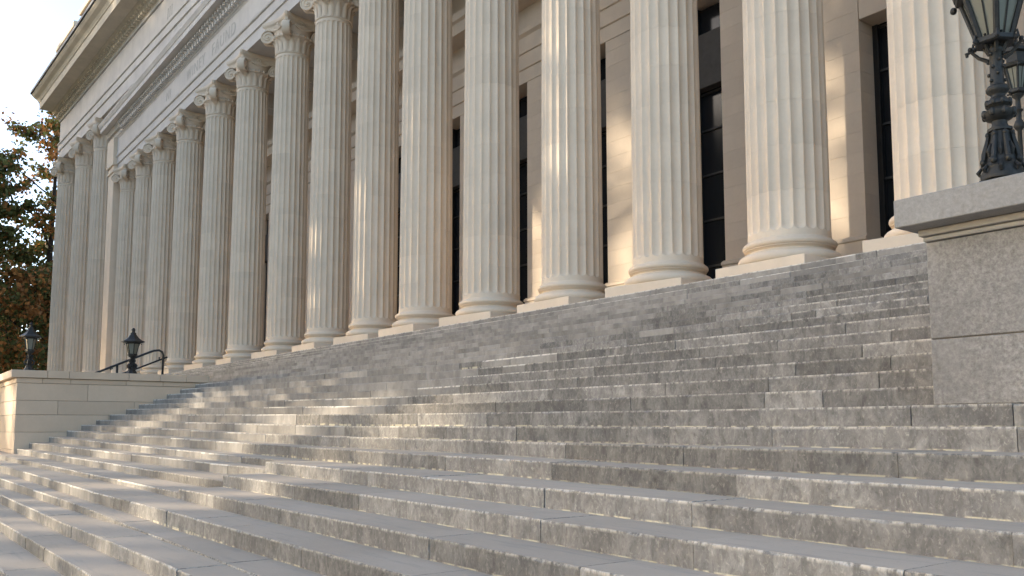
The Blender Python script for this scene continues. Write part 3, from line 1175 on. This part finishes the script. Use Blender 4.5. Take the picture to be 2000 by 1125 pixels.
lantern(LP, 1.20, .112, zr0, .225, 6, [(.24, zr0 + .02), (.28, zr0 + .03), (.29, zr0 + .07), (.22, zr0 + .10), (.17, zr0 + .22), (.10, zr0 + .34), (.05, zr0 + .42), (.06, zr0 + .46), (.02, zr0 + .52), (.012, zr0 + .6)], strips=.021)

# slender lamp behind it
LQ = empty('pole_lamp', (-4.0, 9.5, 3.65))
tag(LQ, 'slender black lantern on a thin pole behind the large lamp', 'lamp', 'ornate iron lamps')
p = MB()
p.lathe([(.12, -.25), (.12, 0), (.06, .10), (.024, .18), (.022, .98), (.04, 1.0), (.055, 1.03), (.04, 1.08), (.026, 1.10), (.028, 1.18), (.05, 1.20), (.028, 1.22), (.024, 1.32), (.055, 1.35), (.06, 1.37), (.024, 1.39)], I_, 12)
p.build('pole', LQ, True, 50)
lantern(LQ, 1.41, .06, 1.66, .115, 6, [(.14, 1.67), (.155, 1.685), (.125, 1.70), (.095, 1.705), (.095, 1.81), (.14, 1.82), (.14, 1.85), (.09, 1.90), (.03, 1.94), (.012, 1.96), (.03, 1.99), (.01, 2.03)], strips=.012)
c = MB()
for i in range(6):
    a = 2 * math.pi * i / 6
    c.tube([(.125 * math.cos(a), .125 * math.sin(a), 1.85), (.15 * math.cos(a), .15 * math.sin(a), 1.90), (.12 * math.cos(a), .12 * math.sin(a), 1.94)], .012, I_, 5)
c.build('roof_crest', LQ, True)

# two squat lamps on the cheek wall
def wall_lamp(loc, label, rz=0, wd=.88):
    L_ = empty('wall_lamp', loc, rz)
    L_.scale = (wd, wd, 1)
    tag(L_, label, 'lamp', 'squat lanterns on the cheek wall')
    b = MB()
    b.lathe([(.30, 0), (.30, .05), (.25, .07), (.15, .20), (.115, .25), (.12, .27), (.08, .29)], I_, 8)
    b.build('base', L_)
    s_ = MB()
    s_.lathe([(.08, .28), (.07, .34), (.09, .36), (.06, .40), (.05, .50), (.075, .53), (.05, .56), (.06, .60), (.12, .63), (.13, .66), (.10, .68)], I_, 12)
    for i in range(4):
        a = math.pi / 4 + math.pi / 2 * i
        ca, sa = math.cos(a), math.sin(a)
        s_.tube([(.07 * ca, .07 * sa, .30), (.14 * ca, .14 * sa, .33), (.16 * ca, .16 * sa, .38), (.12 * ca, .12 * sa, .42), (.06 * ca, .06 * sa, .44)], .028, I_, 6)
        s_.tube([(.05 * ca, .05 * sa, .46), (.10 * ca, .10 * sa, .49), (.10 * ca, .10 * sa, .54), (.05 * ca, .05 * sa, .56)], .02, I_, 6)
    s_.build('shaft', L_, True, 50)
    lantern(L_, .69, .115, 1.0, .195, 6, [(.20, 1.0), (.36, 1.035), (.36, 1.055), (.27, 1.09), (.18, 1.15), (.12, 1.22), (.09, 1.26), (.09, 1.29), (.05, 1.31), (.05, 1.36), (.075, 1.38), (.04, 1.40), (.03, 1.43)], strips=.014, bars=False)
    return L_
wall_lamp((-25.65, 5.72, 2.86), 'black iron lantern on the cheek wall beside the handrail')
wall_lamp((-25.75, 3.22, 2.86), 'black iron lantern on the cheek wall corner before the trees', .4, .74)

# ------------------------------------------------------------------ handrail
HR = empty('handrail', (-27, 6, 2.73))
tag(HR, 'black pipe handrail sloping up behind the cheek wall lantern', 'handrail')
def rel(p):
    return (p[0] + 27, p[1] - 6, p[2] - 2.73)
h = MB()
h.tube([rel(p) for p in [(-27, 4.6, 2.88), (-27, 5.16, 3.13), (-27, 6.45, 3.73), (-27, 6.62, 3.80), (-27, 6.76, 3.82), (-27, 6.85, 3.77), (-27, 6.88, 3.68), (-27, 6.88, 2.73)]], .033, M['rail'], 10)
h.build('top_rail', HR, True)
h = MB()
h.tube([rel(p) for p in [(-27, 4.9, 2.72), (-27, 6.2, 3.27), (-27, 7.0, 3.63)]], .025, M['rail'], 8)
h.build('lower_rail', HR, True)
h = MB()
h.tube([rel((-27, 5.62, 2.73)), rel((-27, 5.62, 3.34))], .033, M['rail'], 8)
h.build('post', HR, True)
for (y, z) in ((5.5, 3.24), (6.83, 3.56)):
    h = MB()
    h.tube([rel((-27, y, z)), rel((-27, y - .06, z - .05)), rel((-27, y - .06, z + .06))], .022, M['rail'], 6)
    h.build('bracket', HR, True)

# ------------------------------------------------------------------ trees
def tree(name, base, H, label, cat, crown_r, crown_z0, nl, leaf, orange, seed, trunk_r=.45, sparse=1.0, lean=(0, 0), group=None, keep=None, cl_scale=1.0):
    rg = np.random.default_rng(seed)
    root = empty(name, base)
    tag(root, label, cat, group)
    tr = MB()
    pts, rad = [], []
    for i in range(11):
        t_ = i / 10
        pts.append((lean[0] * t_ + .25 * math.sin(3 * t_ + seed) * t_, lean[1] * t_ + .25 * math.cos(4 * t_ + seed) * t_, H * .95 * t_))
        rad.append(trunk_r * (1 - t_) ** .8 + .03)
    tr.tube(pts, rad, M['bark'], 8)
    clumps = []
    nb = int(26 * sparse)
    for i in range(nb):
        t_ = crown_z0 / H + (1 - crown_z0 / H) * ((i + .5) / nb) * .97
        j = t_ * 10
        a_, b_ = int(j), min(10, int(j) + 1)
        fr = j - a_
        p0 = Vector(pts[a_]).lerp(Vector(pts[b_]), fr)
        tt = (t_ - crown_z0 / H) / (1 - crown_z0 / H)
        L = crown_r * (math.sin(math.pi * min(.97, .25 + .7 * tt)) ** .8) * rg.uniform(.65, 1.1)
        az = i * 2.4 + rg.uniform(-.4, .4)
        d = Vector((math.cos(az), math.sin(az), rg.uniform(.15, .6)))
        lp, lr = [], []
        r0 = max(.05, trunk_r * (1 - t_) * .6)
        for q in range(6):
            s2 = q / 5
            lp.append(p0 + d * (L * s2) + Vector((rg.normal() * .04 * L * s2, rg.normal() * .04 * L * s2, .18 * L * s2 * s2)))
            lr.append(r0 * (1 - s2) + .025)
        tr.tube(lp, lr, M['bark'], 5, False)
        for q in (2, 3, 4, 5):
            clumps.append((lp[q], .75 + .1 * q))
        for q in range(4):
            s0 = lp[2 + q % 3]
            dd = Vector((rg.normal(), rg.normal(), rg.normal() * .5 + .4)).normalized() * L * rg.uniform(.25, .45)
            tr.tube([s0, s0 + dd * .5 + Vector((0, 0, .1)), s0 + dd], [.06, .045, .02], M['bark'], 4, False)
            clumps.append((s0 + dd, 1.0))
            clumps.append((s0 + dd * .6, .8))
    tr.build('trunk', root, True)
    # leaves as folded blades in clumps
    cr = MB()
    kg, ko = cr.slot(M['leafgreen']), cr.slot(M['leaforange'])
    n = len(clumps)
    per = nl // n
    V, F, MI = [], [], []
    base_v = Vector(base)
    for ci, (c, s2) in enumerate(clumps):
        po = orange * (2.2 if rg.random() < .3 else .5)
        sg = crown_r * .13 * s2 * cl_scale
        P = rg.normal(size=(per, 3)) * np.array([sg, sg, sg * .7]) + np.array(c)
        for p in P:
            if keep is not None and not keep(base_v + Vector(p)):
                continue
            d1 = rg.normal(size=3)
            d1 /= np.linalg.norm(d1)
            d2 = np.cross(d1, rg.normal(size=3))
            d2 /= np.linalg.norm(d2)
            l_ = leaf * rg.uniform(.6, 1.3)
            w_ = l_ * .33
            b_ = len(V)
            V += [tuple(p - d1 * l_ * .5), tuple(p + d2 * w_ + d1 * l_ * .05), tuple(p + d1 * l_ * .55), tuple(p - d2 * w_ + d1 * l_ * .05)]
            F.append((b_, b_ + 1, b_ + 2, b_ + 3))
            MI.append(ko if rg.random() < po else kg)
    cr.v, cr.f, cr.mi = V, F, MI
    cr.build('crown', root)
    return root
tree('oak_tree', (-92, 12.7, 0), 34, 'tall open oak with bare dark trunk showing, nearest the building corner', 'tree', 5.6, 14, 6800, .46, .36, 3, .42, .75, cl_scale=.62)
tree('oak_tree', (-90, 7.6, 0), 27.5, 'dense dark green oak at the left edge of the photo', 'tree', 4.8, 5, 11500, .46, .18, 5, .5, cl_scale=.75)
tree('maple_tree', (-84, 10.6, 0), 15.5, 'lower maple turning rust orange behind the corner lantern', 'tree', 4.6, 2.5, 11000, .44, .45, 8, .35, cl_scale=.8)
tree('oak_tree', (-112, 8.5, 0), 15, 'farther olive green oak seen through the gaps of the nearer trees', 'tree', 8, 3, 7000, .7, .15, 12, .5)

# unseen grove added left of the steps to throw dappled shade over the facade
cM, sM = math.cos(PHI_M), math.sin(PHI_M)
ZONES = [(-1.9, -.3, 5.0, 10.8), (-7.8, -6.3, 4.3, 9.2), (-7.8, -7.0, 9.2, 10.6), (-11.3, -9.9, 4.3, 8.6), (-15.0, -13.6, 4.3, 7.5)]
zr_ = np.random.default_rng(21)
def open_sky(p):
    """False for leaves that are cut away to let the sun reach the porch piers"""
    d = -S
    x, y, z = p.x + 9.4, p.y - 13.0, p.z
    v = -x * sM + y * cM
    dv = -d.x * sM + d.y * cM
    t_ = (VW - v) / dv
    q = p + d * t_
    u = (q.x + 9.4) * cM + (q.y - 13.0) * sM
    for (a_, b_, c_, e_) in ZONES:
        if a_ - .5 < u < b_ + .5 and c_ - .3 < q.z < e_ + .3:
            return zr_.random() < (.025 if a_ > -3 else .015)
    # and over the middle of the lower steps: z = .66 + .382 (Y - 2.6)
    t_ = (p.z - .66 - .382 * (p.y - 2.6)) / (.382 * d.y - d.z)
    q = p + d * t_
    if -26 < q.x < -4.5 and 0 < q.y < 7.8:
        return zr_.random() < (.05 if q.x < -9 else .3)
    return True
def shade_tree(base, H, cr, z0, nl, label, seed):
    rg = np.random.default_rng(seed)
    root = empty('oak_tree', base)
    tag(root, label, 'tree', 'added shade oaks left of the steps')
    tr = MB()
    tr.tube([(0, 0, 0), (.1, .05, H * .3), (-.1, .1, H * .6), (0, 0, H * .93)], [.55, .42, .28, .05], M['bark'], 10)
    zc_, hz = (z0 + H) / 2, (H - z0) / 2
    V, F, MI = [], [], []
    cb = MB()
    kg, ko = cb.slot(M['leafgreen']), cb.slot(M['leaforange'])
    nc = 150
    B = Vector(base)
    for c in range(nc):
        d = rg.normal(size=3)
        d /= np.linalg.norm(d)
        r_ = rg.random() ** .42
        c0 = np.array([d[0] * cr * r_, d[1] * cr * r_, zc_ + d[2] * hz * r_])
        if c % 4 == 0:
            h0 = max(z0 * .7, c0[2] - 3.5)
            tr.tube([(0, 0, h0), (c0[0] * .5, c0[1] * .5, (h0 + c0[2]) / 2 + .4), tuple(c0)], [.16, .09, .03], M['bark'], 5, False)
        sg = cr * .15
        for p in rg.normal(size=(nl // nc, 3)) * sg + c0:
            if not open_sky(B + Vector(p)):
                continue
            d1 = rg.normal(size=3)
            d1 /= np.linalg.norm(d1)
            d2 = np.cross(d1, rg.normal(size=3))
            d2 /= np.linalg.norm(d2)
            l_ = rg.uniform(.8, 1.7)
            w_ = l_ * .4
            b_ = len(V)
            V += [tuple(p - d1 * l_ * .5), tuple(p + d2 * w_ + d1 * l_ * .05), tuple(p + d1 * l_ * .55), tuple(p - d2 * w_ + d1 * l_ * .05)]
            F.append((b_, b_ + 1, b_ + 2, b_ + 3))
            MI.append(ko if rg.random() < .15 else kg)
    tr.build('trunk', root, True)
    cb.v, cb.f, cb.mi = V, F, MI
    cb.build('crown', root)
GR = [(-33, -30, 24, 7, 5), (-41, -32, 27, 7.5, 6), (-49.5, -30, 30, 7.5, 8.5), (-58, -32, 32, 8, 7), (-67, -30, 34, 8, 7), (-76, -32, 36, 8, 8), (-85, -30, 38, 8, 10), (-94, -32, 40, 8, 9), (-103, -30, 41, 8.5, 9), (-112, -32, 41, 8.5, 9), (-122, -30, 41, 8.5, 9)]
ORD = ['nearest', 'second', 'third', 'fourth', 'fifth', 'sixth', 'seventh', 'eighth', 'ninth', 'tenth', 'eleventh']
for i, (x, y, H, cr, z0) in enumerate(GR):
    shade_tree((x, y, 0), H, cr, z0, 6500, 'tall unseen oak added for shade left of the steps, %s from the steps' % ORD[i], 40 + i)
print('stones', stone_count)
